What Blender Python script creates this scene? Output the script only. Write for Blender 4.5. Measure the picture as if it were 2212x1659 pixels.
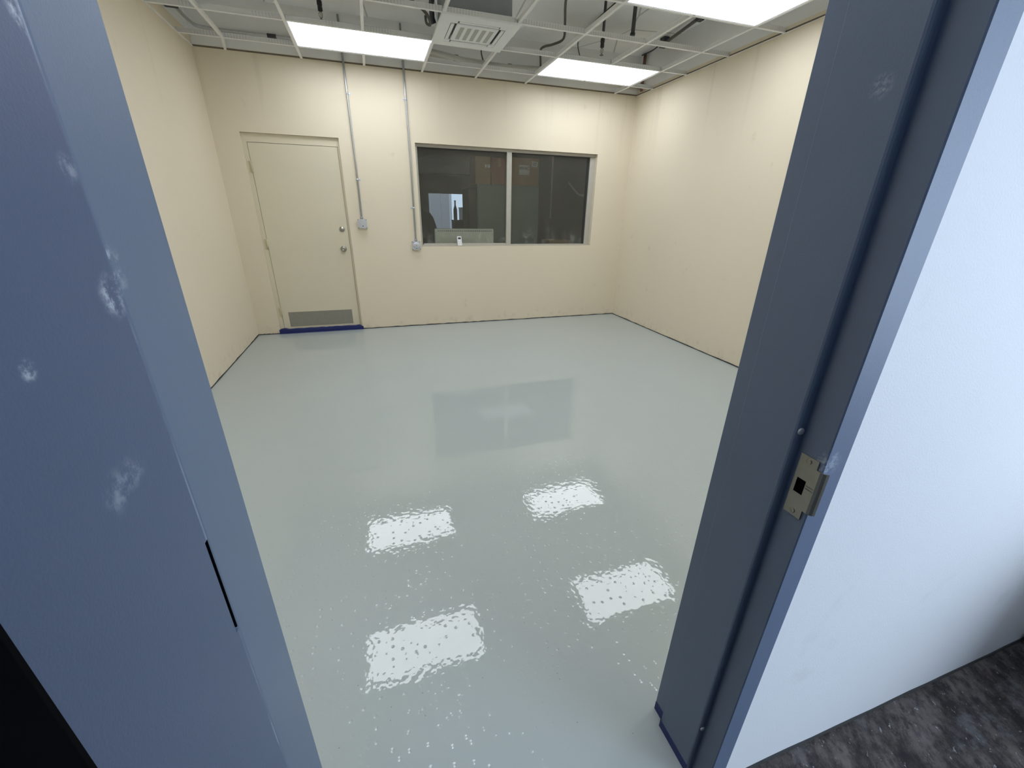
import bpy, bmesh, math, random
from mathutils import Vector, Matrix
random.seed(7)
for o in list(bpy.data.objects): bpy.data.objects.remove(o)
S = bpy.context.scene
C = S.collection

# ------------------------------------------------------------------ camera
F_PX, CAM_H, YAW, PITCH, ROLL = 882.5, 1.4527, .315, -.398, .0178
cam = bpy.data.cameras.new('camera'); cam.sensor_fit = 'HORIZONTAL'; cam.sensor_width = 36
cam.lens = F_PX * 36 / 2212; cam.clip_start = .02
camo = bpy.data.objects.new('camera', cam); C.objects.link(camo)
fw = Vector((math.sin(YAW)*math.cos(PITCH), math.cos(YAW)*math.cos(PITCH), math.sin(PITCH)))
r0 = Vector((math.cos(YAW), -math.sin(YAW), 0)); u0 = r0.cross(fw)
rt = r0*math.cos(ROLL) + u0*math.sin(ROLL); up = u0*math.cos(ROLL) - r0*math.sin(ROLL)
camo.matrix_world = Matrix(((rt.x, up.x, -fw.x, 0), (rt.y, up.y, -fw.y, 0), (rt.z, up.z, -fw.z, CAM_H), (0, 0, 0, 1)))
S.camera = camo

# ------------------------------------------------------------------ sky, daylight, exposure
PANEL_LIGHT = 7.3
SKY = (.62, .78, 1.0); SKY_STRENGTH = 1.0
DAY_WATTS = 300.0
wd = bpy.data.worlds.new('sky'); S.world = wd; wd.use_nodes = True
wd.node_tree.nodes['Background'].inputs[0].default_value = (*SKY, 1)
wd.node_tree.nodes['Background'].inputs[1].default_value = SKY_STRENGTH
# daylight entering through the loading opening in the rear wall of the hall
HALL_X0, HALL_X1, HALL_Y0, HALL_H = -3.2, 6.6, -3.6, 3.6
OPEN_X0, OPEN_X1, OPEN_H = 2.9, 6.2, 3.0
dl = bpy.data.lights.new('daylight', 'AREA'); dl.shape = 'RECTANGLE'
dl.size = OPEN_X1-OPEN_X0; dl.size_y = OPEN_H; dl.energy = DAY_WATTS; dl.color = (.70, .83, 1.0)
dlo = bpy.data.objects.new('daylight', dl); C.objects.link(dlo)
dlo.location = ((OPEN_X0+OPEN_X1)/2, HALL_Y0-.05, OPEN_H/2); dlo.rotation_euler = (math.radians(90), 0, 0)
S.view_settings.view_transform = 'Standard'; S.view_settings.look = 'None'
S.view_settings.gamma = 1; S.view_settings.use_curve_mapping = False
S.view_settings.exposure = 0.0
S.cycles.max_bounces = 16; S.cycles.diffuse_bounces = 12; S.cycles.glossy_bounces = 6; S.cycles.transparent_max_bounces = 12

# ------------------------------------------------------------------ dimensions (metres)
L, R, D = -1.478, 3.473, 5.604          # left, right, rear wall planes
H = 2.8755                              # suspended grid height
DECK = 3.30
GX, GY, G = -1.1269, 5.2427, .6096      # grid origin and module
YF, YB = .402, .615                     # front wall: hall face, room face
JL, JR = -.236, .700                    # doorway jambs (rabbet faces)
DOOR_H = 2.134

# ------------------------------------------------------------------ materials
def lin(c):
    return tuple(((v/255)/12.92 if v/255 <= .04045 else ((v/255+.055)/1.055)**2.4) for v in c)
class N:
    """small node-tree helper"""
    def __init__(s, name):
        s.m = bpy.data.materials.new(name); s.m.use_nodes = True; s.t = s.m.node_tree
        s.b = s.t.nodes['Principled BSDF']; s.out = s.t.nodes['Material Output']
        g = s.t.nodes.new('ShaderNodeNewGeometry'); s.pos = g.outputs['Position']
    def link(s, a, b): s.t.links.new(a, b)
    def _in(s, sock, v):
        if hasattr(v, 'is_linked') or isinstance(v, bpy.types.NodeSocket): s.link(v, sock)
        elif v is not None: sock.default_value = v
    def noise(s, scale, detail=4, rough=.55, vec=None, dist=0):
        n = s.t.nodes.new('ShaderNodeTexNoise'); n.inputs['Scale'].default_value = scale
        n.inputs['Detail'].default_value = detail; n.inputs['Roughness'].default_value = rough
        n.inputs['Distortion'].default_value = dist
        s.link(vec or s.pos, n.inputs['Vector']); return n.outputs['Fac']
    def voro(s, scale, vec=None, feature='F1', out='Distance', flat2=False):
        n = s.t.nodes.new('ShaderNodeTexVoronoi'); n.feature = feature; n.voronoi_dimensions = '2D' if flat2 else '3D'; n.inputs['Scale'].default_value = scale
        s.link(vec or s.pos, n.inputs['Vector']); return n.outputs[out]
    def math(s, op, a, b=None, c=None, clamp=False):
        n = s.t.nodes.new('ShaderNodeMath'); n.operation = op; n.use_clamp = clamp
        s._in(n.inputs[0], a); s._in(n.inputs[1], b)
        if c is not None: s._in(n.inputs[2], c)
        return n.outputs[0]
    def vmap(s, scale, loc=(0, 0, 0)):
        n = s.t.nodes.new('ShaderNodeMapping'); n.inputs['Scale'].default_value = scale
        n.inputs['Location'].default_value = loc; s.link(s.pos, n.inputs['Vector']); return n.outputs[0]
    def ramp(s, v, a, b, va=0., vb=1., smooth=True):
        n = s.t.nodes.new('ShaderNodeMapRange'); n.interpolation_type = 'SMOOTHSTEP' if smooth else 'LINEAR'
        s._in(n.inputs['Value'], v)
        for k, x in zip(('From Min', 'From Max', 'To Min', 'To Max'), (a, b, va, vb)): n.inputs[k].default_value = x
        return n.outputs['Result']
    def mix(s, f, a, b):
        n = s.t.nodes.new('ShaderNodeMix'); n.data_type = 'RGBA'
        s._in(n.inputs['Factor'], f)
        for k, v in ((6, a), (7, b)):
            if isinstance(v, tuple): n.inputs[k].default_value = (*v[:3], 1)
            else: s.link(v, n.inputs[k])
        return n.outputs[2]
    def xyz(s):
        n = s.t.nodes.new('ShaderNodeSeparateXYZ'); s.link(s.pos, n.inputs[0]); return n.outputs
    def spot(s, p, rad):
        n = s.t.nodes.new('ShaderNodeVectorMath'); n.operation = 'DISTANCE'
        s.link(s.pos, n.inputs[0]); n.inputs[1].default_value = p
        return s.ramp(n.outputs['Value'], rad*.3, rad, 1, 0)
    def bump(s, h, dist, strength=1.0):
        n = s.t.nodes.new('ShaderNodeBump'); n.inputs['Strength'].default_value = strength
        n.inputs['Distance'].default_value = dist; s.link(h, n.inputs['Height']); s.link(n.outputs[0], s.b.inputs['Normal'])
    def col(s, c): s._in(s.b.inputs['Base Color'], (*c[:3], 1) if isinstance(c, tuple) else c)
    def set(s, **k):
        for a, v in k.items(): s._in(s.b.inputs[a.replace('_', ' ')], v)
        return s
def simple(name, c, rough=.5, metal=0., var=.12, scale=9., bump=0., bscale=60.):
    n = N(name); c = lin(c)
    f = n.noise(scale, 5)
    n.col(n.mix(f, tuple(v*(1-var) for v in c), tuple(min(1, v*(1+var)) for v in c)))
    n.set(Roughness=rough, Metallic=metal)
    if bump: n.bump(n.noise(bscale, 3), bump)
    return n.m
M = {}
def cream_wall(name, zpaint, c=(224, 214, 194)):
    n = N(name); x, y, z = n.xyz()
    c = lin(c)
    base = n.mix(n.noise(.9, 4), tuple(v*.95 for v in c), tuple(min(1, v*1.03) for v in c))
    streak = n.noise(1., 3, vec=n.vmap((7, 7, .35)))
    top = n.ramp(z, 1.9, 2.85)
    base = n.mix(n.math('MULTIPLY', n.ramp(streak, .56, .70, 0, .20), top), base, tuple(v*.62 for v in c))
    low = n.math('MULTIPLY', n.ramp(z, .02, .22, 1, 0), n.ramp(n.noise(14, 5), .50, .75, 0, .22))
    base = n.mix(low, base, lin((150, 140, 120)))
    smudge = n.math('MULTIPLY', n.ramp(n.noise(5, 6), .66, .76), .16)
    base = n.mix(smudge, base, lin((160, 150, 125)))
    raw = n.mix(n.noise(3, 6), lin((224, 225, 226)), lin((240, 240, 240)))
    base = n.mix(n.ramp(z, zpaint-.004, zpaint+.004), base, raw)
    n.col(base); n.set(Roughness=.62); n.b.inputs['Specular IOR Level'].default_value = .3
    n.bump(n.noise(220, 3), .0006); return n.m
M['wall_back'] = cream_wall('cream paint rear', 2.897)
M['wall_side'] = cream_wall('cream paint side', 2.99)
M['wall_right'] = cream_wall('cream paint right', 2.92)
def hall_wall():
    n = N('white hall paint'); c = lin((228, 230, 232))
    b = n.mix(n.noise(1.2, 4), tuple(v*.95 for v in c), c)
    b = n.mix(n.math('MULTIPLY', n.ramp(n.noise(6, 6), .64, .76), .12), b, lin((170, 165, 160)))
    n.col(b); n.set(Roughness=.6); n.bump(n.noise(260, 3), .0005); return n.m
M['hall'] = hall_wall()
def epoxy():
    n = N('glossy grey epoxy'); x, y, z = n.xyz()
    a, b = lin((168, 177, 178)), lin((175, 184, 184))
    base = n.mix(n.noise(1.1, 4), a, b)
    flat = n.vmap((1, 1, 0))
    near = n.ramp(y, 2.35, 1.75, .02, 1.)
    def craters(scale, r, frac, msk):
        d = n.voro(scale, flat, flat2=True); c = n.voro(scale, flat, out='Color', flat2=True)
        sep = n.t.nodes.new('ShaderNodeSeparateColor'); n.link(c, sep.inputs[0])
        k = n.math('GREATER_THAN', sep.outputs[0], 1-frac)
        return n.math('MULTIPLY', n.ramp(d, 0, r*scale, 1, 0, False), n.math('MULTIPLY', k, msk)), sep.outputs[1]
    patch = n.ramp(n.noise(2.2, 3, vec=flat), .38, .52)
    pit, rnd_ = craters(24, .0065, .55, n.math('MULTIPLY', patch, near))
    pit2, _ = craters(48, .0040, .22, n.math('MULTIPLY', n.ramp(n.noise(3.7, 3, vec=flat), .46, .62), near))
    speck, _ = craters(20, .0024, .10, n.ramp(y, 3.6, 2.0, .15, 1.))
    base = n.mix(n.math('MULTIPLY', speck, .75), base, lin((62, 62, 58)))
    n.col(base)
    tex = n.math('MULTIPLY', n.ramp(n.noise(2.6, 3, vec=flat), .36, .60, .35, 1.), near)
    peel = n.math('MULTIPLY', n.noise(46, 1, .3, vec=flat), tex)
    wave = n.math('MULTIPLY', n.noise(6, 2, vec=flat), n.ramp(y, 3.2, 1.8, .4, 1.))
    h = n.math('ADD', n.math('MULTIPLY', peel, .00050), n.math('MULTIPLY', wave, .00040))
    h = n.math('SUBTRACT', h, n.math('MULTIPLY', pit, .0009))
    h = n.math('ADD', h, n.math('MULTIPLY', pit2, .00050))
    n.bump(h, 1.0)
    n.set(Roughness=.012); n.b.inputs['IOR'].default_value = 1.5; return n.m
M['epoxy'] = epoxy()
def old_floor():
    n = N('stained old slab')
    rot = n.t.nodes.new('ShaderNodeMapping'); rot.inputs['Rotation'].default_value = (0, 0, .55); n.link(n.pos, rot.inputs['Vector'])
    st = n.t.nodes.new('ShaderNodeMapping'); st.inputs['Scale'].default_value = (1, .55, 1); n.link(rot.outputs[0], st.inputs['Vector']); v = st.outputs[0]
    b = n.mix(n.ramp(n.noise(9, 10, .74, v), .38, .62), lin((50, 44, 43)), lin((128, 117, 112)))
    b = n.mix(n.ramp(n.noise(34, 10, .75, v), .47, .62, 0, .8), b, lin((40, 36, 38)))
    b = n.mix(n.ramp(n.noise(5.5, 8, .7), .54, .68, 0, .45), b, lin((150, 150, 153)))
    b = n.mix(n.ramp(n.noise(26, 8, .72), .52, .66, 0, .5), b, lin((66, 52, 46)))
    b = n.mix(n.ramp(n.noise(70, 5, .65, v), .63, .68, 0, .85), b, lin((190, 188, 188)))
    n.col(b); n.set(Roughness=.75); n.bump(n.noise(60, 8, .75, v), .010); return n.m
M['slab'] = old_floor()
def steel_paint(name, c, spots=(), rough=.42, edge=False):
    n = N(name); c = lin(c)
    b = n.mix(n.noise(2.5, 5), tuple(v*.88 for v in c), tuple(v*1.1 for v in c))
    sc = n.math('MULTIPLY', n.ramp(n.noise(1, 5, .7, n.vmap((60, 60, 14))), .70, .80, 0, .25), n.ramp(n.noise(7, 3), .5, .7))
    b = n.mix(sc, b, lin((165, 175, 190)))
    for p, rad, amt in spots:
        k = n.math('MULTIPLY', n.spot(p, rad), n.ramp(n.noise(90, 6, .75), .42, .66, 0, amt))
        b = n.mix(k, b, lin((190, 200, 212)))
    if edge:                                            # paint rubbed along the hinge edge of the leaf
        x, y, z = n.xyz()
        w = n.math('MULTIPLY', n.ramp(y, .3915, .3942), n.ramp(n.noise(1, 4, .6, n.vmap((1, 1, 7))), .44, .62, .08, .75))
        b = n.mix(w, b, lin((150, 160, 175)))
    n.col(b); n.set(Roughness=rough); n.bump(n.noise(420, 2), .0002); return n.m
M['leaf_blue_shaded'] = steel_paint('shaded slate blue door paint', (78, 93, 121),  # darker than the frame paint: shade on the leaf is put into the colour
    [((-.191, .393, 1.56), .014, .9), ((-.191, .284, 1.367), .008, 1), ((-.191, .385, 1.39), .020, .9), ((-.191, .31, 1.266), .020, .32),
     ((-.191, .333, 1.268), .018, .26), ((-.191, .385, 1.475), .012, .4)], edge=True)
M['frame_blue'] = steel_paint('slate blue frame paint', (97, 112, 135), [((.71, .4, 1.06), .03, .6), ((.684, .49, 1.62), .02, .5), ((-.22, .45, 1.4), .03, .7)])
M['door_cream'] = simple('cream door paint', (214, 207, 186), .45, var=.04, scale=2.5, bump=.0004, bscale=200)
M['frame_cream'] = simple('cream frame paint', (214, 205, 184), .5, var=.05, scale=3)
M['stainless'] = simple('brushed stainless', (165, 163, 156), .33, .9, var=.10, scale=30)
M['strike'] = simple('satin nickel strike', (150, 148, 140), .42, .85, var=.12, scale=60)
M['galv'] = simple('galvanised steel', (186, 188, 190), .38, .75, var=.18, scale=45)
M['box_galv'] = simple('stamped zinc box', (205, 209, 216), .4, .6, var=.15, scale=70)
M['alu'] = simple('clear anodised aluminium', (186, 184, 176), .45, .25, var=.08, scale=20)
M['alu_top'] = simple('aluminium head', (170, 166, 156), .5, .2, var=.08, scale=20)
M['tee'] = simple('white tee paint', (232, 233, 234), .5, var=.05, scale=15)
M['white_plastic'] = simple('white plastic', (230, 233, 237), .4, var=.03, scale=8)
M['white_warm'] = simple('off white enamel', (232, 235, 226), .45, var=.04, scale=5)
M['grey_grille'] = simple('light grey grille', (176, 178, 176), .5, var=.06)
M['dark'] = simple('dark grey plastic', (42, 43, 46), .5, var=.15)
M['black'] = simple('matte black', (5, 5, 7), .95, var=.2)
M['black'].node_tree.nodes['Principled BSDF'].inputs['Specular IOR Level'].default_value = .05
M['charcoal'] = simple('charcoal rubber', (64, 66, 70), .6, var=.15)
M['ac_body'] = simple('dark grey sheet metal', (140, 143, 150), .5, .2, var=.12, scale=12)
M['tape'] = simple('blue masking tape', (26, 40, 102), .6, var=.15, scale=30, bump=.0008, bscale=90)
M['gap'] = simple('dark caulk gap', (62, 62, 62), .8, var=.35, scale=25)
M['seal_shadow'] = simple('dark brown seal and painted shadow line', (112, 102, 90), .8, var=.25, scale=12)  # door weather seals, and the shadow line painted on the wall angle
M['hinge'] = simple('cream painted hinge', (196, 188, 160), .45, var=.06)
M['silencer'] = simple('grey rubber silencer', (168, 170, 176), .6, var=.08)
M['pipe_white'] = simple('pale insulated pipe', (188, 186, 180), .55, var=.08)
M['cable'] = simple('grey cable', (98, 96, 93), .6, var=.12)
M['rust'] = simple('rusty red pipe', (120, 84, 74), .7, var=.25, scale=20)
M['brass'] = simple('tarnished brass', (150, 145, 132), .35, .8, var=.15)
M['locker'] = simple('grey green locker paint', (118, 132, 126), .5, .1, var=.06, scale=4)
M['card'] = simple('cardboard', (158, 128, 92), .8, var=.10, scale=8)
M['card_red'] = simple('reddish cardboard', (150, 104, 84), .8, var=.10, scale=8)
M['paper'] = simple('white paper', (222, 222, 216), .8, var=.03)
M['ink'] = simple('dark ink', (40, 44, 44), .8)
M['far_wall'] = simple('dingy grey wall', (120, 116, 108), .8, var=.12, scale=2)
M['far_floor'] = simple('dark store floor', (70, 66, 62), .7, var=.2)
M['curtain'] = simple('pale strip door', (196, 194, 192), .5, var=.06)
M['dark_cloth'] = simple('dark navy cloth', (38, 42, 50), .9, var=.2)
def deck():
    n = N('bare concrete deck')
    b = n.mix(n.noise(2.2, 7, .65), lin((232, 235, 238)), lin((246, 248, 250)))
    b = n.mix(n.ramp(n.noise(22, 6, .7), .66, .74, 0, .45), b, lin((120, 118, 116)))
    crack = n.ramp(n.voro(1.1, n.vmap((1, .6, 1)), 'DISTANCE_TO_EDGE'), .0, .012, .5, 0)
    b = n.mix(crack, b, lin((90, 86, 80)))
    n.col(b); n.set(Roughness=.85); n.bump(n.noise(40, 6, .7), .004); return n.m
M['deck'] = deck()
def tee_web():
    n = N('slotted galvanised web'); x, y, z = n.xyz()
    s = n.math('FRACT', n.math('MULTIPLY', x, 42.)); k = n.math('MULTIPLY', n.math('GREATER_THAN', s, .62), n.ramp(n.noise(3, 2), .45, .55))
    b = n.mix(n.math('MULTIPLY', k, .22), lin((222, 224, 226)), lin((130, 130, 130)))
    n.col(b); n.set(Roughness=.34, Metallic=.3); return n.m
M['web'] = tee_web()
def panel_light():
    n = N('lit diffuser'); n.col((.9, .9, .92)); n.set(Roughness=.4)
    f = n.noise(3, 2)
    n.b.inputs['Emission Color'].default_value = (.90, .945, 1.0, 1)
    n._in(n.b.inputs['Emission Strength'], n.ramp(f, .2, .8, PANEL_LIGHT*.97, PANEL_LIGHT*1.03)); return n.m
M['diffuser'] = panel_light()
def glass():
    n = N('dusty window glass'); t = n.t
    tr = t.nodes.new('ShaderNodeBsdfTransparent'); tr.inputs[0].default_value = (.88, .90, .88, 1)
    gl = t.nodes.new('ShaderNodeBsdfGlossy'); gl.inputs['Roughness'].default_value = .01
    df = t.nodes.new('ShaderNodeBsdfDiffuse'); df.inputs[0].default_value = (.75, .75, .72, 1)
    fr = t.nodes.new('ShaderNodeFresnel'); fr.inputs[0].default_value = 1.45
    m1 = t.nodes.new('ShaderNodeMixShader'); m2 = t.nodes.new('ShaderNodeMixShader')
    n.link(fr.outputs[0], m1.inputs[0]); n.link(tr.outputs[0], m1.inputs[1]); n.link(gl.outputs[0], m1.inputs[2])
    x, y, z = n.xyz()
    dust = n.math('ADD', n.math('MULTIPLY', n.ramp(n.noise(9, 6, .7), .45, .75), n.ramp(z, 1.05, 1.35, .16, .02)), .03)
    n.link(dust, m2.inputs[0]); n.link(m1.outputs[0], m2.inputs[1]); n.link(df.outputs[0], m2.inputs[2])
    n.link(m2.outputs[0], n.out.inputs['Surface']); return n.m
M['glass'] = glass()

# ------------------------------------------------------------------ mesh helpers
class MB:
    def __init__(s): s.bm = bmesh.new()
    def box(s, x0, x1, y0, y1, z0, z1, bevel=0, seg=2):
        b = bmesh.new() if bevel else s.bm
        vs = [b.verts.new(p) for p in ((x0,y0,z0),(x1,y0,z0),(x1,y1,z0),(x0,y1,z0),(x0,y0,z1),(x1,y0,z1),(x1,y1,z1),(x0,y1,z1))]
        for f in ((0,3,2,1),(4,5,6,7),(0,1,5,4),(1,2,6,5),(2,3,7,6),(3,0,4,7)): b.faces.new([vs[i] for i in f])
        if bevel:
            bmesh.ops.bevel(b, geom=b.edges[:], offset=bevel, segments=seg, affect='EDGES', profile=.6)
            me = bpy.data.meshes.new('t'); b.to_mesh(me); b.free(); s.bm.from_mesh(me); bpy.data.meshes.remove(me)
        return s
    def tube(s, pts, r, seg=12, cap=True):
        pts = [Vector(p) for p in pts]; rings = []
        rr = r if isinstance(r, (list, tuple)) else [r]*len(pts)
        ref = None
        for i, p in enumerate(pts):
            d = (pts[min(i+1, len(pts)-1)] - pts[max(i-1, 0)]).normalized()
            if ref is None: ref = Vector((0, 0, 1)) if abs(d.z) < .9 else Vector((1, 0, 0))
            a = d.cross(ref).normalized(); ref = a.cross(d); b = ref
            rings.append([s.bm.verts.new(p + (a*math.cos(2*math.pi*k/seg) + b*math.sin(2*math.pi*k/seg))*rr[i]) for k in range(seg)])
        for i in range(len(rings)-1):
            for k in range(seg):
                f = s.bm.faces.new((rings[i][k], rings[i][(k+1) % seg], rings[i+1][(k+1) % seg], rings[i+1][k])); f.smooth = True
        if cap: s.bm.faces.new(rings[0][::-1]); s.bm.faces.new(rings[-1])
        return s
    def prism(s, poly, axis, a, b):
        """extrude a 2-D polygon along axis ('x','y','z') between a and b"""
        def P(u, v, w): return {'x': (w, u, v), 'y': (u, w, v), 'z': (u, v, w)}[axis]
        A = [s.bm.verts.new(P(u, v, a)) for u, v in poly]; B = [s.bm.verts.new(P(u, v, b)) for u, v in poly]
        n = len(poly)
        s.bm.faces.new(A[::-1]); s.bm.faces.new(B)
        for i in range(n): s.bm.faces.new((A[i], A[(i+1) % n], B[(i+1) % n], B[i]))
        return s
    def lathe(s, prof, org, axis='z', seg=24):
        """prof: list of (radius, distance along axis)"""
        ex = {'x': Vector((1,0,0)), 'y': Vector((0,1,0)), 'z': Vector((0,0,1)), '-y': Vector((0,-1,0)), '-x': Vector((-1,0,0)), '-z': Vector((0,0,-1))}[axis]
        a = Vector((0,0,1)) if abs(ex.z) < .5 else Vector((1,0,0)); b = ex.cross(a); org = Vector(org); rings = []
        for r, d in prof: rings.append([s.bm.verts.new(org + ex*d + (a*math.cos(2*math.pi*k/seg) + b*math.sin(2*math.pi*k/seg))*max(r, 1e-5)) for k in range(seg)])
        for i in range(len(rings)-1):
            for k in range(seg):
                f = s.bm.faces.new((rings[i][k], rings[i][(k+1) % seg], rings[i+1][(k+1) % seg], rings[i+1][k])); f.smooth = True
        s.bm.faces.new(rings[0][::-1]); s.bm.faces.new(rings[-1]); return s
    def build(s, name, mat, parent=None):
        bmesh.ops.recalc_face_normals(s.bm, faces=s.bm.faces[:])
        me = bpy.data.meshes.new(name); s.bm.to_mesh(me); s.bm.free()
        me.materials.append(M[mat] if isinstance(mat, str) else mat)
        o = bpy.data.objects.new(name, me); C.objects.link(o)
        if parent is not None:
            par = parent; off = Vector((0, 0, 0))
            while par is not None: off += par.location; par = par.parent
            me.transform(Matrix.Translation(-off)); o.parent = parent
        return o
def box(name, mat, x0, x1, y0, y1, z0, z1, parent=None, bevel=0, seg=2):
    return MB().box(x0, x1, y0, y1, z0, z1, bevel, seg).build(name, mat, parent)
def tag(o, label=None, cat=None, group=None, kind=None):
    for k, v in (('label', label), ('category', cat), ('group', group), ('kind', kind)):
        if v: o[k] = v
    return o
def thing(name, loc, label, cat, group=None, kind=None):
    o = bpy.data.objects.new(name, None); o.empty_display_size = .05; C.objects.link(o); o.location = loc
    return tag(o, label, cat, group, kind)
def wall_with_holes(name, mat, axis, a0, a1, b0, b1, z0, z1, holes):
    """wall slab along x (axis 'x') from a0..a1, thickness b0..b1, with rectangular holes (u0,u1,z0,z1), built around them"""
    m = MB(); us = sorted({a0, a1, *[h[0] for h in holes], *[h[1] for h in holes]}); zs = sorted({z0, z1, *[h[2] for h in holes], *[h[3] for h in holes]})
    V = {}
    def v(i, j, k):
        if (i, j, k) not in V: V[i, j, k] = m.bm.verts.new((us[i], (b0, b1)[k], zs[j]))
        return V[i, j, k]
    solid = lambda i, j: 0 <= i < len(us)-1 and 0 <= j < len(zs)-1 and not any(h[0] <= us[i] and us[i+1] <= h[1] and h[2] <= zs[j] and zs[j+1] <= h[3] for h in holes)
    for i in range(len(us)-1):
        for j in range(len(zs)-1):
            if not solid(i, j): continue
            m.bm.faces.new((v(i,j,0), v(i+1,j,0), v(i+1,j+1,0), v(i,j+1,0))); m.bm.faces.new((v(i,j,1), v(i,j+1,1), v(i+1,j+1,1), v(i+1,j,1)))
            if not solid(i-1, j): m.bm.faces.new((v(i,j,0), v(i,j+1,0), v(i,j+1,1), v(i,j,1)))
            if not solid(i+1, j): m.bm.faces.new((v(i+1,j,0), v(i+1,j,1), v(i+1,j+1,1), v(i+1,j+1,0)))
            if not solid(i, j-1): m.bm.faces.new((v(i,j,0), v(i,j,1), v(i+1,j,1), v(i+1,j,0)))
            if not solid(i, j+1): m.bm.faces.new((v(i,j+1,0), v(i+1,j+1,0), v(i+1,j+1,1), v(i,j+1,1)))
    return m.build(name, mat)

# ------------------------------------------------------------------ the room shell
T = .18
DX0, DX1, DZ = -1.229, -.262, 2.185          # rear door opening
WX0, WX1, WZ0, WZ1 = .575, 2.978, 1.028, 2.187   # rear window opening
BY = D + .20
tag(box('floor', 'epoxy', L-T, R+T, .43, BY, -.1, 0), 'glossy wet grey epoxy floor of the room', 'floor', kind='structure')
tag(wall_with_holes('wall_back', 'wall_back', 'x', L-T, R+T, D, BY, 0, DECK, [(DX0, DX1, 0, DZ), (WX0, WX1, WZ0, WZ1)]), 'cream rear wall with door and window', 'wall', kind='structure')
tag(box('wall_left', 'wall_side', L-T, L, YB, D, 0, DECK), 'cream side wall on the left with faint streaks', 'wall', kind='structure')
tag(box('wall_right', 'wall_right', R, R+T, YB, D, 0, DECK), 'cream side wall on the right, bare', 'wall', kind='structure')
FH = (JL-.051, JR+.051, 0, DOOR_H+.051)
tag(wall_with_holes('wall_front', 'wall_side', 'x', L-T, R+T, .52, YB, 0, DECK, [FH]), 'cream inner face of the wall around the doorway', 'wall', kind='structure')
tag(wall_with_holes('wall_hall', 'hall', 'x', HALL_X0, HALL_X1, .408, .52, 0, HALL_H, [FH]), 'white painted hall wall to the right of the doorway', 'wall', kind='structure')
tag(box('ceiling', 'deck', L-T, R+T, .52, BY, DECK, DECK+.12), 'bare grey concrete deck above the open ceiling grid', 'ceiling', kind='structure')
# hall on the camera side
tag(box('floor_hall', 'slab', HALL_X0, HALL_X1, HALL_Y0, .43, -.1, 0), 'dark stained scraped slab in the hall', 'floor', kind='structure')
tag(wall_with_holes('wall_hall_rear', 'hall', 'x', HALL_X0, HALL_X1, HALL_Y0-.1, HALL_Y0, 0, HALL_H, [(OPEN_X0, OPEN_X1, 0, OPEN_H)]), 'white hall wall with the daylight opening behind the camera', 'wall', kind='structure')
tag(box('wall_hall_left', 'hall', HALL_X0-.1, HALL_X0, HALL_Y0, .52, 0, HALL_H), 'white hall end wall far left', 'wall', kind='structure')
tag(box('wall_hall_right', 'hall', HALL_X1, HALL_X1+.1, HALL_Y0, .52, 0, HALL_H), 'white hall end wall far right', 'wall', kind='structure')
tag(box('ceiling_hall', 'deck', HALL_X0, HALL_X1, HALL_Y0-.1, .52, HALL_H, HALL_H+.1), 'concrete ceiling of the hall', 'ceiling', kind='structure')
# dark uneven gap line where walls meet the floor
def gap(name, x0, y0, x1, y1, nx, ny, label):
    m = MB(); n = 60; rnd = random.Random(name)
    P = []
    for i in range(n+1):
        t = i/n; P.append((x0+(x1-x0)*t, y0+(y1-y0)*t, .007+.007*rnd.random()))
    for i in range(n):
        a, b = P[i], P[i+1]; d = .004
        q = [m.bm.verts.new(p) for p in ((a[0],a[1],0),(b[0],b[1],0),(b[0],b[1],b[2]),(a[0],a[1],a[2]),
             (a[0]+nx*d,a[1]+ny*d,0),(b[0]+nx*d,b[1]+ny*d,0),(b[0]+nx*d,b[1]+ny*d,b[2]),(a[0]+nx*d,a[1]+ny*d,a[2]))]
        for f in ((4,5,6,7),(3,2,6,7),(0,3,7,4),(1,5,6,2)): m.bm.faces.new([q[k] for k in f])
    return tag(m.build(name, 'gap'), label, 'baseboard', kind='structure')
gap('baseboard_hall', JR+.052, .408, 6.0, .408, 0, -1, 'thin ragged dark line where the white hall wall meets the slab')
gap('baseboard_back', DX1+.01, D, R, D, 0, -1, 'dark ragged gap line along the foot of the rear wall')
gap('baseboard_corner', L, D, DX0-.01, D, 0, -1, 'short dark gap line between left wall and rear door')
gap('baseboard_right', R, D, R, YB, -1, 0, 'dark ragged gap line along the foot of the right wall')
gap('baseboard_left', L, D, L, YB, 1, 0, 'dark ragged gap line along the foot of the left wall')

# ------------------------------------------------------------------ doorway frame (double rabbet steel frame)
Y1, Y2 = .4515, .572      # stop faces
ST = .016                 # stop height
fr = thing('trim_1', (JR, YF, 0), 'slate blue steel door frame around the open doorway', 'door frame', kind='structure')
def jamb_poly(x, s):
    """profile in (x,y); s=+1: frame lies to +x of the opening"""
    r = .007
    p = [(x+s*.051, .400), (x+s*.002, .400), (x, .402), (x, Y1)]
    for k in range(4):
        a = k/3*math.pi/2; p.append((x-s*ST+s*r*(1-math.sin(a)), Y1+r*(1-math.cos(a))))
    p += [(x-s*ST, Y2-.001), (x-s*ST+s*.001, Y2), (x, Y2), (x, YB+.004), (x+s*.002, YB+.006), (x+s*.051, YB+.006)]
    return p
MB().prism(jamb_poly(JR, 1), 'z', 0, DOOR_H).build('jamb', 'frame_blue', fr)
MB().prism(jamb_poly(JL, -1), 'z', 0, DOOR_H).build('jamb', 'frame_blue', fr)
hd = [(.400, DOOR_H+.051), (.400, DOOR_H), (Y1, DOOR_H), (Y1, DOOR_H-ST), (Y2, DOOR_H-ST), (Y2, DOOR_H), (YB+.006, DOOR_H), (YB+.006, DOOR_H+.051)]
MB().prism(hd, 'x', JL-.051, JR+.051).build('head', 'frame_blue', fr)
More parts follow.
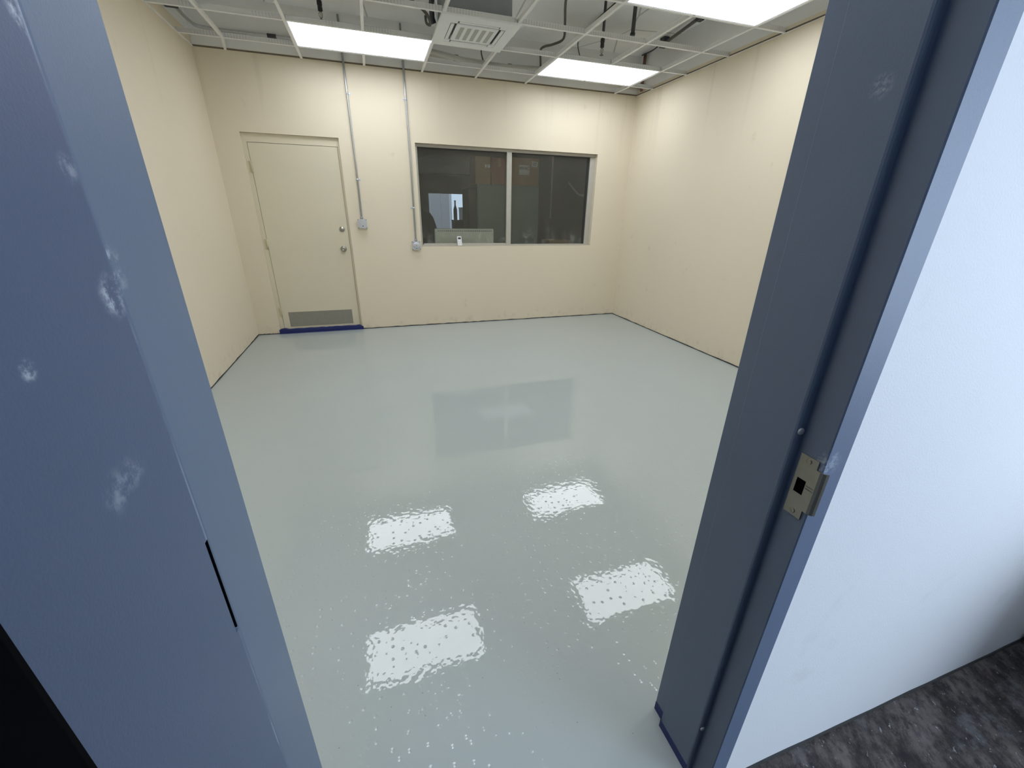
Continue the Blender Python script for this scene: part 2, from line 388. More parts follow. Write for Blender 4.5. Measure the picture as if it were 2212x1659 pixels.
# strike plate with lip, latch hole, screws
sx = JR-.0022
hole = (.419, .436, .983, 1.013)
m = MB()
m.box(sx, JR-.0002, .409, hole[0], .935, 1.061); m.box(sx, JR-.0002, hole[1], .442, .935, 1.061)
m.box(sx, JR-.0002, hole[0], hole[1], .935, hole[2]); m.box(sx, JR-.0002, hole[0], hole[1], hole[3], 1.061)
lip = [(JR-.0022, .4095), (JR-.0026, .402), (JR-.0014, .397), (JR+.002, .3935), (JR+.006, .3915), (JR+.006, .3935), (JR+.003, .3955), (JR+.0004, .3985), (JR-.0006, .402), (JR-.0002, .4095)]
for (za, zb) in ((.955, 1.044),): m.prism(lip, 'z', za, zb)
sp = m.build('strike_plate', 'strike', fr); tag(sp, 'satin nickel strike plate with curved lip')
MB().box(JR-.0012, JR-.0003, hole[0], hole[1], hole[2], hole[3]).build('latch_hole', 'black', sp)
for z in (1.052, .945):
    MB().lathe([(.0052, 0), (.0052, .0006), (.004, .0012), (.0016, .0007), (.0001, .0004)], (sx, .4255, z), '-x', 20).build('screw', 'brass', sp)
for y0 in (.4105, .4150): MB().box(sx-.0004, sx, .403, .4175, 1.000 if y0 < .413 else 1.0055, 1.001 if y0 < .413 else 1.0063).build('stamped_rib', 'dark', sp)
# door silencers on the stop
for z in (1.101, .21, 1.72):
    MB().lathe([(.0062, 0), (.0066, .0012), (.0058, .0028), (.0025, .0034), (.0012, .0028), (.0001, .0024)], (JR-ST*.62, Y1, z), '-y', 24).build('silencer', 'silencer', fr)

# ------------------------------------------------------------------ blue-grey door leaf swung open into the hall
dr = thing('door_2', (JL, .395, 0), 'slate blue steel door swung fully open along the left edge', 'door', kind='structure')
DXF = -.191; NZ0, NZ1 = 1.0153, 1.1445       # hinge notch
m = MB()
prof = [(.3935, .012), (.395, .0135), (.395, NZ0), (.389, NZ0), (.389, NZ1), (.395, NZ1), (.395, DOOR_H-.004), (-.515, DOOR_H-.004), (-.515, .012)]
m.prism(prof, 'x', JL, DXF); lf = m.build('leaf', 'leaf_blue_shaded', dr)
for zc in (1.08, .28, 1.90):
    hg = box('hinge', 'black', JL+.002, DXF-.0015, .3965, .398, zc-.0645, zc+.0645, dr)  # black plate stands for the shade inside the hinge gap
    MB().tube([(JL-.006, .3925, zc-.064), (JL-.006, .3925, zc+.064)], .005, 12).build('knuckle', 'strike', hg)
# lock hardware near the free edge (beyond the left of the picture)
DOOR_SWING = math.radians(0)
kn = MB().lathe([(.033, 0), (.033, .006), (.014, .010), (.012, .03), (.026, .042), (.028, .055), (.018, .066), (.001, .068)], (DXF, -.45, 1.0), 'x', 24).build('knob', 'stainless', dr)

# the leaf stands a little short of square to the wall: turn it about its inner hinge corner
piv = Vector((DXF, .395, 0))
dr.matrix_world = Matrix.Translation(piv) @ Matrix.Rotation(DOOR_SWING, 4, 'Z') @ Matrix.Translation(Vector(dr.location)-piv)
bp = box('black_panel', 'black', DXF+.0015, -.150, -.34, .163, 0, 1.42, bevel=.005)
bp.matrix_world = Matrix.Translation(piv) @ Matrix.Rotation(DOOR_SWING, 4, 'Z') @ Matrix.Translation(-piv)
tag(bp, 'matte black panel standing against the open door at bottom left', 'panel')

# ------------------------------------------------------------------ rear door
d1 = thing('door_1', ((DX0+DX1)/2, D, 0), 'closed cream painted flush door in the rear wall', 'door', kind='structure')
FY0, FY1 = D+.030, D+.15
LX0, LX1, LZ = -1.182, -.288, 2.096
MB().prism([(DX0+.001, FY0), (LX0-.003, FY0), (LX0-.003, FY0+.05), (LX0+.014, FY0+.05), (LX0+.014, FY1), (DX0+.001, FY1)], 'z', 0, DZ-.001).build('frame_jamb', 'frame_cream', d1)
MB().prism([(DX1-.001, FY0), (LX1+.004, FY0), (LX1+.004, FY0+.05), (LX1-.014, FY0+.05), (LX1-.014, FY1), (DX1-.001, FY1)], 'z', 0, DZ-.001).build('frame_jamb', 'frame_cream', d1)
MB().prism([(FY0, DZ-.001), (FY0, LZ+.004), (FY0+.05, LZ+.004), (FY0+.05, LZ-.012), (FY1, LZ-.012), (FY1, DZ-.001)], 'x', LX0-.003, LX1+.004).build('frame_head', 'frame_cream', d1)
lf = box('leaf', 'door_cream', LX0, LX1, FY0+.003, FY0+.047, .012, LZ, d1, bevel=.0015)
ly = FY0+.003
kp = box('kick_plate', 'stainless', -1.112, -.367, ly-.0015, ly, .075, .258, lf); tag(kp, 'brushed steel kick plate')
MB().lathe([(.034, 0), (.034, .004), (.030, .008), (.013, .011), (.012, .030), (.024, .036), (.029, .046), (.029, .056), (.022, .064), (.008, .065), (.007, .063), (.001, .063)], (-.364, ly, 1.006), '-y', 28).build('knob', 'stainless', lf)
MB().lathe([(.031, 0), (.031, .004), (.027, .010), (.014, .011), (.013, .013), (.001, .013)], (-.354, ly, 1.23), '-y', 28).build('deadbolt', 'stainless', lf)
box('keyway', 'dark', -.3555, -.3525, ly-.0145, ly-.0128, 1.222, 1.238, lf)
for z in (1.86, 1.06, .262):
    h = MB().tube([(LX0-.003, ly-.008, z-.057), (LX0-.003, ly-.008, z+.057)], .0085, 12)
    h.box(LX0-.034, LX0-.003, ly-.0035, ly-.0005, z-.057, z+.057); h.build('hinge', 'hinge', lf)
box('weather_seal', 'seal_shadow', LX1+.0005, LX1+.0035, FY0+.004, FY0+.03, .012, LZ, d1)
box('weather_seal', 'seal_shadow', LX0-.0025, LX0-.0005, FY0+.02, FY0+.04, .012, LZ, d1)
box('weather_seal', 'seal_shadow', LX0, LX1, FY0+.006, FY0+.03, LZ+.0005, LZ+.0035, d1)
# crumpled masking tape across the sill of the rear door
m = MB(); n = 46; rnd = random.Random(3); prev = None
for i in range(n+1):
    t = i/n; x = DX0-.012+(DX1-DX0+.026)*t
    zt = .050+.0015*math.sin(i*.9)+.003*rnd.random() - (.012 if t > .97 else 0) + (.012*max(0, 1-abs(t-.06)/.05)); zb = .004+.003*rnd.random()
    y0 = D-.004-.003*rnd.random(); y1 = D+.012
    ring = [m.bm.verts.new(p) for p in ((x, y0-.020, .0012), (x, y0, zb+.004), (x, y0-.002, (zt+zb)/2), (x, y0, zt), (x, y1+.016, zt+.001), (x, y1+.016, .0012))]
    if prev:
        for k in range(6): m.bm.faces.new((prev[k], prev[(k+1) % 6], ring[(k+1) % 6], ring[k]))
    else: m.bm.faces.new(ring[::-1])
    prev = ring
m.bm.faces.new(prev)
tag(m.build('masking_tape', 'tape'), 'crumpled blue masking tape sealing the bottom of the cream rear door', 'tape')
# blue tape at the foot of the right jamb
tj = MB(); tj.box(JR-ST-.0012, JR-ST-.0002, Y1+.004, Y2+.0004, .001, .030); tj.box(JR-ST-.0012, JR-.0004, Y2+.0004, Y2+.0014, .001, .036)
tj.box(JR-.0014, JR-.0004, Y2+.0014, YB+.004, .001, .036); tj.box(JR-.0014, JR-.0004, .404, Y1-.0004, .001, .02)
tag(tj.build('masking_tape', 'tape'), 'blue masking tape strip around the foot of the right door jamb', 'tape')

# ------------------------------------------------------------------ rear window
w = thing('window_1', (WX0, D, WZ0), 'wide two pane aluminium interior window in the rear wall', 'window', kind='structure')
WY0, WY1 = D+.045, D+.105; FT = .03; MX = 1.752
box('frame_head', 'alu_top', WX0+.001, WX1-.001, WY0, WY1, WZ1-.034, WZ1-.001, w, .002)
box('frame_sill', 'alu', WX0+.001, WX1-.001, WY0-.01, WY1, WZ0+.001, WZ0+.020, w, .002)
box('frame_jamb', 'alu', WX0+.001, WX0+.024, WY0, WY1, WZ0+.020, WZ1-.034, w, .002)
box('frame_jamb', 'alu', WX1-.075, WX1-.001, WY0+.012, WY1, WZ0+.020, WZ1-.034, w, .002)
box('frame_seal', 'dark', WX1-.105, WX1-.075, WY0+.03, WY1-.01, WZ0+.020, WZ1-.034, w)
box('mullion', 'alu', MX-.032, MX+.032, WY0-.004, WY1, WZ0+.020, WZ1-.034, w, .002)
box('glazing_bead', 'dark', WX0+.024, MX-.032, WY0+.026, WY0+.034, WZ1-.046, WZ1-.034, w)
box('glazing_bead', 'dark', MX+.032, WX1-.105, WY0+.026, WY0+.034, WZ1-.046, WZ1-.034, w)
box('lower_track', 'alu', WX0+.034, MX-.036, WY0-.006, WY0+.02, WZ0+.020, WZ0+.034, w, .0015)
box('pane', 'glass', WX0+.024, MX-.032, WY0+.034, WY0+.039, WZ0+.020, WZ1-.034, w)
box('pane', 'glass', MX+.032, WX1-.105, WY0+.034, WY0+.039, WZ0+.020, WZ1-.034, w)
# remote control standing on the sill, leaning on the glass
rm = thing('remote_control', (1.075, D+.02, WZ0+.001), 'small white remote control with dark screen on the window sill', 'remote control')
bd = box('body', 'white_plastic', -.030, .030, -.009, .009, 0, .118, None, .006, 3)
scn = box('screen', 'dark', -.019, .019, -.0102, -.0088, .080, .104, None, .0005)
bts = []
for bx, bz in ((-.014, .058), (.014, .058), (0, .04), (-.014, .024), (.014, .024)):
    bts.append(MB().lathe([(.005, 0), (.005, .001), (.004, .0016), (.0001, .0016)], (bx, -.0088, bz), '-y', 14).build('button', 'grey_grille'))
for o in (bd, scn, *bts): o.parent = rm
rm.rotation_euler = (math.radians(-14), 0, math.radians(8)); rm.location.z += .004

# ------------------------------------------------------------------ conduits with boxes
def conduit(x, zb, clips, side, label, rnd_cover):
    t = thing('conduit', (x, D, zb), label, 'conduit', 'conduits on the rear wall')
    cy = D-.014
    MB().tube([(x-.006, cy, 3.28), (x-.003, cy, 2.6), (x+.002, cy, 2.0), (x, cy, zb+.055)], .0105, 14).build('pipe', 'galv', t)
    MB().lathe([(.015, 0), (.015, .016), (.017, .016), (.017, .024), (.012, .026)], (x, cy, zb+.05), 'z', 12).build('connector', 'galv', t)
    for z in clips:
        c = MB().tube([(x-.013, cy-.001, z-.008), (x-.013, cy-.001, z+.008)], .002, 6)
        c.lathe([(.0125, -.009), (.0135, -.009), (.0135, .009), (.0125, .009)], (x, cy, z), 'z', 16)
        c.box(min(x+side*.012, x+side*.036), max(x+side*.012, x+side*.036), D-.003, D-.0003, z-.010, z+.010)
        c.lathe([(.006, 0), (.006, .003), (.003, .005), (.0001, .005)], (x+side*.026, D-.003, z), '-y', 12)
        c.build('strap', 'box_galv', t)
    h = .051; k = .016
    oct_ = [(x-h+k, zb-h), (x+h-k, zb-h), (x+h, zb-h+k), (x+h, zb+h-k), (x+h-k, zb+h), (x-h+k, zb+h), (x-h, zb+h-k), (x-h, zb-h+k)]
    bx = MB().prism([(x-h, zb-h), (x+h, zb-h), (x+h, zb+h), (x-h, zb+h)], 'y', D-.040, D-.0003).build('junction_box', 'box_galv', t)
    MB().prism(oct_, 'y', D-.046, D-.040).build('cover', 'box_galv', bx)
    if rnd_cover:
        MB().lathe([(.040, 0), (.040, .003), (.036, .006), (.012, .0062), (.0001, .0062)], (x, D-.046, zb), '-y', 28).build('blank_plate', 'box_galv', bx)
        box('slot', 'dark', x-.004, x+.004, D-.054, D-.0522, zb-.004, zb+.004, bx); box('slot', 'dark', x-.004, x+.004, D-.054, D-.0522, zb-.036, zb-.028, bx)
    else:
        box('blank_plate', 'box_galv', x-.036, x+.036, D-.049, D-.046, zb-.038, zb+.038, bx, .001)
        MB().lathe([(.006, 0), (.006, .002), (.0001, .003)], (x+.004, D-.049, zb-.026), '-y', 12).build('screw', 'charcoal', bx)
    for cx, cz in ((-1, 1), (1, 1), (-1, -1), (1, -1)):
        MB().lathe([(.005, 0), (.005, .002), (.0001, .003)], (x+cx*(h-.007), D-.040, zb+cz*(h-.007)), '-y', 10).build('screw', 'charcoal', bx)
conduit(-.112, 1.296, (2.607, 1.773), 1, 'thin steel conduit ending in a square box beside the rear door', False)
conduit(.506, 1.043, (2.603, 1.482), -1, 'thin steel conduit ending in a round-plate box at the window corner', True)

# ------------------------------------------------------------------ suspended grid
gr = thing('ceiling_grid', (L, D, H), 'white open suspended ceiling grid without tiles', 'ceiling grid', kind='structure')
LIGHTS = [(1, 0), (5, 0), (5, 3), (1, 3), (1, 6), (5, 6)]      # (column, row): 2 columns wide, 1 row deep
def tee_y(x, y0, y1, name='main_tee', xe=None):
    xe = x if xe is None else xe
    m = MB(); f = .012; z0 = H
    def sec(xx, y): return [(xx-f, y, z0), (xx+f, y, z0), (xx+f, y, z0+.002), (xx+.0015, y, z0+.002), (xx+.0015, y, z0+.028), (xx+.004, y, z0+.029), (xx+.004, y, z0+.038),
                           (xx-.004, y, z0+.038), (xx-.004, y, z0+.029), (xx-.0015, y, z0+.028), (xx-.0015, y, z0+.002), (xx-f, y, z0+.002)]
    A = [m.bm.verts.new(p) for p in sec(x, y0)]; B = [m.bm.verts.new(p) for p in sec(xe, y1)]
    for i in range(12): m.bm.faces.new((A[i], A[(i+1) % 12], B[(i+1) % 12], B[i]))
    m.bm.faces.new(A[::-1]); m.bm.faces.new(B)
    return m.build(name, 'tee', gr)
def tee_x(x0, x1, y, web):
    m = MB(); f = .012
    m.box(x0, x1, y-f, y+f, H+.0003, H+.0022)
    o = m.build('cross_tee', 'tee', gr)
    k = MB(); k.box(x0, x1, y-.0015, y+.0015, H+.0022, H+.030); k.box(x0, x1, y-.004, y+.004, H+.030, H+.039)
    k.build('web', 'web' if web else 'tee', o)
colx = [GX+n*G for n in range(8)]; rowy = [GY-n*G for n in range(8)]
for n, x in enumerate(colx):
    blocks = sorted([(rowy[r+1], rowy[r]) for c, r in LIGHTS if n == c+1])
    if n == 0:
        tee_y(x, YB, rowy[0]); tee_y(x, rowy[0], D-.002, xe=x-.072); continue
    y = YB
    for a, b in blocks: tee_y(x, y, a); y = b
    if not (n == 6): tee_y(x, y, D-.002)
for r, y in enumerate(rowy):
    xs = [L+.002] + colx + [R-.002]
    for i in range(len(xs)-1): tee_x(xs[i]+(.0125 if i else 0), xs[i+1]-(.0125 if i < 8 else 0), y, True)
# wall angle; its dark vertical leg is coloured as a shadow line
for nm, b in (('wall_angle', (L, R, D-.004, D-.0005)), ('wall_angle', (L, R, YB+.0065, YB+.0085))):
    box(nm, 'seal_shadow', b[0], b[1], b[2], b[3], H+.004, H+.017, gr)
for x0, x1 in ((R-.004, R-.0005), (L+.0005, L+.004)): box('wall_angle', 'seal_shadow' if x0 > 0 else 'tee', x0, x1, YB+.01, D-.004, H+.004, H+.016, gr)
box('wall_angle', 'tee', R-.016, R-.0005, YB+.01, D-.005, H-.0012, H-.0001, gr)
box('wall_angle', 'tee', L+.0005, L+.016, YB+.01, D-.005, H-.0012, H-.0001, gr)

# ------------------------------------------------------------------ light panels
names = ['lit white ceiling light panel above the rear door', 'lit white ceiling light panel over the rear right corner, seen whole',
         'large lit ceiling light panel cut off by the top edge at right', 'lit ceiling light panel seen only as the larger left reflection in the floor',
         'lit ceiling light panel just inside the doorway on the left, above the picture', 'lit ceiling light panel just inside the doorway on the right, above the picture']
for (c, r), lab in zip(LIGHTS, names):
    x0, x1, y0, y1 = colx[c]+.006, colx[c+2]-.006, rowy[r+1]+.006, rowy[r]-.006
    t = thing('ceiling_light', ((x0+x1)/2, (y0+y1)/2, H), lab, 'ceiling light', 'light panels in the ceiling grid')
    m = MB()
    for b in ((x0, x1, y0, y0+.014), (x0, x1, y1-.014, y1), (x0, x0+.014, y0+.014, y1-.014), (x1-.014, x1, y0+.014, y1-.014)): m.box(*b, H+.003, H+.018)
    m.build('frame', 'white_plastic', t)
    box('diffuser', 'diffuser', x0+.0142, x1-.0142, y0+.0142, y1-.0142, H+.005, H+.009, t)
    box('housing', 'galv', x0+.002, x1-.002, y0+.002, y1-.002, H+.019, H+.045, t)

# ------------------------------------------------------------------ cassette air conditioner
ax, ay = (colx[3]+colx[4])/2, (rowy[1]+rowy[2])/2
ac = thing('cassette_air_conditioner', (ax, ay, H), 'white square cassette air conditioner set in the ceiling grid', 'air conditioner')
hp = .325; zb = H-.016
m = MB(); hole_ = .232
for b in ((-hp, hp, -hp, -hole_), (-hp, hp, hole_, hp), (-hp, -hole_, -hole_, hole_), (hole_, hp, -hole_, hole_)): m.box(ax+b[0], ax+b[1], ay+b[2], ay+b[3], zb, H-.0015)
pn = m.build('panel', 'white_plastic', ac)
gq = .178
gl_ = box('grille', 'white_plastic', ax-gq, ax+gq, ay-gq, ay+gq, zb-.003, H-.004, ac, .01, 3)
for i in range(5):
    x = ax-.125+i*.0625; box('grille_slot', 'grey_grille', x-.017, x+.017, ay-.13, ay+.13, zb-.0042, zb-.0028, gl_)
for k in range(4):
    vert = k < 2; s = -1 if k % 2 == 0 else 1; c0 = s*.206
    a = (ax+c0-.024, ax+c0+.024, ay-.17, ay+.17) if vert else (ax-.17, ax+.17, ay+c0-.024, ay+c0+.024)
    lv = box('air_slot', 'charcoal', *a, H-.006, H-.003, ac)
    b = (ax+c0+s*.006-.014, ax+c0+s*.006+.014, ay-.165, ay+.165) if vert else (ax-.165, ax+.165, ay+c0+s*.006-.014, ay+c0+s*.006+.014)
    box('louver', 'white_plastic', *b, zb-.001, zb+.006, lv, .002)
for sx_ in (-1, 1):
    for sy_ in (-1, 1): box('corner_cover', 'white_plastic', ax+sx_*.205-.028, ax+sx_*.205+.028, ay+sy_*.205-.028, ay+sy_*.205+.028, zb+.001, H-.003, pn, .004)
box('body', 'ac_body', ax-.265, ax+.265, ay-.265, ay+.265, H+.045, H+.30, ac, .01)
MB().tube([(ax-.335, ay+.02, 3.13), (ax-.335, ay+.13, 3.08), (ax-.325, ay+.19, 3.0), (ax-.31, ay+.2, 2.965)], .022, 12).build('drain_hose', 'charcoal', ac)

# ------------------------------------------------------------------ sprinklers, cables and pipes above the grid
def sprinkler(x, y, ztip, lab, dark=True):
    t = thing('sprinkler', (x, y, DECK), lab, 'sprinkler', 'sprinkler drops above the grid')
    MB().tube([(x, y, DECK-.002), (x, y, ztip+.10)], .013, 12).build('drop_pipe', 'charcoal', t)
    MB().lathe([(.012, .13), (.021, .13), (.021, .10), (.017, .098), (.019, .085), (.019, .062), (.012, .058)], (x, y, ztip), 'z', 8).build('fitting', 'dark', t)
    h = MB(); h.tube([(x-.004, y, ztip+.060), (x-.014, y, ztip+.042), (x-.012, y, ztip+.022), (x, y, ztip+.008)], .0028, 6); h.tube([(x+.004, y, ztip+.060), (x+.014, y, ztip+.042), (x+.012, y, ztip+.022), (x, y, ztip+.008)], .0028, 6)
    h.tube([(x, y, ztip+.058), (x, y, ztip+.01)], .0024, 6); h.build('frame_arms', 'brass', t)
    MB().lathe([(.018, 0), (.018, .002), (.003, .006), (.003, .01)], (x, y, ztip), 'z', 16).build('deflector', 'dark', t)
sprinkler(-.235, 4.75, 2.95, 'dark sprinkler drop above the light panel near the rear door')
sprinkler(2.312, 4.45, 2.885, 'dark sprinkler drop just in front of the rear right light panel')
t = thing('capped_pipe', (2.545, 4.3, DECK), 'dark capped pipe stub hanging above the grid at right', 'pipe')
MB().tube([(2.545, 4.3, DECK-.002), (2.545, 4.3, 3.03)], .018, 12).build('stub', 'charcoal', t)
MB().lathe([(.022, 0), (.024, .002), (.024, .022), (.02, .024)], (2.545, 4.3, 3.018), 'z', 12).build('cap', 'dark', t)
def smooth(pts, n=6):
    P = [Vector(p) for p in pts]; out = []
    for i in range(len(P)-1):
        a, b, c, d = P[max(i-1, 0)], P[i], P[i+1], P[min(i+2, len(P)-1)]
        for k in range(n):
            s = k/n; out.append(.5*((2*b)+(c-a)*s+(2*a-5*b+4*c-d)*s*s+(3*b-a-3*c+d)*s**3))
    return out+[P[-1]]
def cable(name, pts, r, mat, lab, cat='cable', grp=None):
    return tag(MB().tube(smooth(pts), r, 10).build(name, mat), lab, cat, grp)
cable('cable', [(.30, 4.55, 3.27), (.45, 4.70, 3.20), (.60, 4.745, 3.15), (.70, 4.90, 3.14), (.75, 5.12, 3.15), (.74, 5.3, 3.22), (.74, 5.35, 3.29)], .013, 'cable', 'grey cable looping above the grid left of the air conditioner')
cable('cable', [(1.80, 4.0, 3.28), (1.80, 4.20, 3.17), (1.98, 4.62, 3.15), (2.10, 4.92, 3.13), (2.06, 5.10, 3.13), (2.01, 5.22, 3.14), (2.02, 5.37, 3.15), (2.08, 5.52, 3.10), (2.10, 5.56, 3.0)], .012, 'cable', 'grey bent cable hanging above the grid right of the air conditioner')
cable('cable', [(2.40, 4.15, 3.29), (2.40, 4.8, 3.28), (2.45, 5.3, 3.27), (2.6, 5.56, 3.2)], .006, 'charcoal', 'thin dark wire running under the deck at right')
cable('cable', [(1.38, 5.10, 3.28), (1.37, 5.35, 3.22), (1.36, 5.5, 3.12), (1.40, 5.55, 3.02)], .008, 'cable', 'short grey cable drop behind the air conditioner')
t = thing('insulated_pipe', (.66, 5.5, 3.02), 'pale pipe running along the rear wall above the grid', 'pipe')
MB().tube([(.62, 5.52, 3.03), (1.39, 5.52, 3.01), (2.15, 5.52, 2.985), (3.09, 5.52, 2.95), (3.44, 5.52, 2.93)], .022, 12).build('pipe', 'pipe_white', t)
MB().tube(smooth([(.66, 5.46, 3.05), (1.1, 5.46, 3.0), (1.4, 5.45, 2.965), (1.7, 5.46, 2.985), (2.1, 5.46, 3.0)]), .026, 12).build('flexible_sleeve', 'pipe_white', t)
for x, z in ((1.075, 3.02), (1.70, 3.0), (2.142, 2.985)):
    box('hanger', 'dark', x-.022, x+.022, 5.492, 5.546, z-.032, z+.024, t)
t = thing('steel_pipe', (-1.0, 5.57, 3.03), 'steel pipe along the rear wall above the grid at left', 'pipe')
MB().tube(smooth([(-1.44, 5.2, 3.06), (-1.42, 5.48, 3.04), (-1.34, 5.575, 3.03), (-1.0, 5.58, 3.028), (-.6, 5.58, 3.03), (-.22, 5.58, 3.03)]), .014, 12).build('pipe', 'galv', t)
MB().tube([(-.80, 5.58, 3.029), (-.72, 5.58, 3.029)], .018, 12).build('coupling', 'charcoal', t)
tag(MB().tube([(3.44, 5.46, 2.90), (3.44, 5.46, 3.29)], .018, 12).build('red_pipe', 'rust'), 'rusty red vertical pipe above the grid in the rear right corner', 'pipe')
tag(box('angle_bracket', 'charcoal', L+.002, L+.10, 4.9, 5.1, 3.0, 3.10, None, .006), 'dark bracket above the grid by the left wall', 'bracket')
t = thing('steel_brace', (2.9, 4.6, DECK), 'dark diagonal steel brace under the deck at rear right', 'brace')
MB().tube([(3.36, 4.98, DECK-.06), (3.33, 4.65, DECK-.05), (3.30, 4.33, DECK-.04)], .016, 8).build('bar', 'cable', t)
box('clip', 'charcoal', 3.33, 3.40, 4.94, 5.02, DECK-.09, DECK-.002, t, .004)
box('clip', 'charcoal', 3.27, 3.33, 4.30, 4.36, DECK-.07, DECK-.002, t, .004)
cable('cable', [(3.42, 5.50, DECK-.02), (3.40, 5.25, DECK-.04), (3.38, 5.06, DECK-.03)], .008, 'charcoal', 'short dark wire under the deck behind the diagonal brace')
# ------------------------------------------------------------------ store room behind the window
SX0, SX1, SY1 = .05, 3.75, 9.0
tag(box('floor_store', 'far_floor', SX0, SX1, BY, SY1, -.1, 0), 'dark floor of the store room behind the window', 'floor', kind='structure')
tag(wall_with_holes('wall_store_rear', 'far_wall', 'x', SX0, SX1, SY1, SY1+.12, 0, 3.1, [(1.12, 1.905, .0, 1.775)]), 'dim rear wall of the store room with a bright opening', 'wall', kind='structure')
tag(box('wall_store_left', 'far_wall', SX0-.1, SX0, BY, SY1, 0, 3.1), 'dim left wall of the store room', 'wall', kind='structure')
tag(box('wall_store_right', 'far_wall', SX1, SX1+.1, BY, SY1, 0, 3.1), 'dim right wall of the store room', 'wall', kind='structure')
tag(box('ceiling_store', 'far_wall', SX0, SX1, BY, SY1, 3.1, 3.2), 'dim ceiling of the store room', 'ceiling', kind='structure')
t = thing('pale_door_panels', (1.75, 12.0, -.02), 'pale door panels set outside so the sky lights them, seen through the far bright opening', 'wall')  # door panels moved out past the opening to catch sky light
for i in range(3): box('panel', 'curtain', 1.30+i*.25, 1.30+i*.25+.243, 12.0, 12.05, -.019, 2.6, t, .004)
box('corner_post', 'white_plastic', 2.055, 2.10, 11.98, 12.05, -.019, 2.6, t)
tag(box('ground', 'slab', -4, 8, SY1+.12, 20, -.12, -.02), 'ground outside beyond the store room', 'ground', kind='structure')
# lockers with boxes on top
def locker(x0, x1, lab):
    t = thing('steel_locker', ((x0+x1)/2, 7.25, 0), lab, 'locker', 'lockers behind the window')
    box('body', 'locker', x0, x1, 7.0, 7.5, 0, 1.857, t, .004)
    d = box('door', 'locker', x0+.012, x1-.012, 6.985, 6.9995, .06, 1.84, t, .003)
    box('handle', 'stainless', x1-.07, x1-.05, 6.965, 6.985, .9, 1.02, d, .003)
    for i in range(4): box('vent_slot', 'dark', (x0+x1)/2-.07, (x0+x1)/2+.07, 6.983, 6.986, .18+i*.03, .188+i*.03, d)
locker(1.64, 2.155, 'grey-green steel locker seen through the left window pane')
locker(2.165, 2.694, 'grey-green steel locker seen through the right window pane')
def carton(x0, x1, z0, z1, mat, lab, y0=7.03, y1=7.42):
    t = thing('cardboard_box', ((x0+x1)/2, (y0+y1)/2, z0), lab, 'cardboard box', 'boxes behind the window')
    box('body', mat, x0, x1, y0, y1, z0, z1, t, .004)
    box('packing_tape', 'card', (x0+x1)/2-.025, (x0+x1)/2+.025, y0-.0015, y0-.0002, z1-.12, z1-.004, t)
carton(1.63, 1.875, 1.858, 2.25, 'card', 'cardboard box on the left locker behind the window', y0=7.06)
carton(1.885, 2.15, 1.858, 2.24, 'card_red', 'reddish cardboard box beside the mullion on the left locker')
carton(2.165, 2.69, 1.858, 2.26, 'card', 'wide cardboard box with two papers on the right locker')
def paper(x0, x1, z0, z1, y, lab, text=None, rot=0, size=.05):
    cx, cz = (x0+x1)/2, (z0+z1)/2
    t = thing('paper_sign', (cx, y, cz), lab, 'paper', 'papers on the boxes')
    p = box('sheet', 'paper', cx-(x1-x0)/2, cx+(x1-x0)/2, y, y+.001, cz-(z1-z0)/2, cz+(z1-z0)/2, t)
    if text:
        cu = bpy.data.curves.new('text', 'FONT'); cu.body = text; cu.size = size; cu.align_x = 'CENTER'; cu.align_y = 'CENTER'; cu.extrude = .0002; cu.offset = .0012
        tmp = bpy.data.objects.new('tmp', cu); C.objects.link(tmp)
        dg = bpy.context.evaluated_depsgraph_get(); me = bpy.data.meshes.new_from_object(tmp.evaluated_get(dg)); bpy.data.objects.remove(tmp)
        me.transform(Matrix.Translation((0, -.0006, (z1-z0)*.16)) @ Matrix.Rotation(math.pi/2, 4, 'X')); me.materials.clear(); me.materials.append(M['ink'])
        o = bpy.data.objects.new('lettering', me); C.objects.link(o); o.parent = t
    else:
        for k, zz in enumerate((.012, -.012)): box('print_line', 'charcoal', cx-(x1-x0)*.28, cx+(x1-x0)*.28, y-.0006, y-.0001, cz+zz-.004, cz+zz+.004, t)
    t.rotation_euler = (0, rot, 0); return t
paper(1.790, 1.865, 2.095, 2.140, 7.058, 'small printed label on the box left of the mullion')
paper(2.345, 2.525, 2.015, 2.155, 7.0282, 'white paper sign hand-lettered HVAC on the cardboard box', 'HVAC', 0, .064)
paper(2.56, 2.665, 2.135, 2.215, 7.0282, 'small tilted white paper at the upper right of the cardboard box', None, .14)
# convector heater leaning behind the glass
ht = thing('panel_heater', (1.19, 5.86, .62), 'pale panel heater behind the left window pane', 'heater')
box('body', 'white_warm', .780, 1.600, 5.84, 5.92, .62, 1.236, ht, .022, 4)
for i in range(28):
    x = .82+i*.027; box('vent_slot', 'charcoal', x, x+.019, 5.8385, 5.8402, 1.203, 1.213, ht)
tag(box('store_shelf', 'far_wall', .2, 3.6, BY+.002, 6.35, .58, .62), 'ledge under the window in the store room', 'shelf')
carton(2.50, 2.86, .621, 1.075, 'card', 'low cardboard box showing at the bottom of the right window pane', 6.0, 6.3)
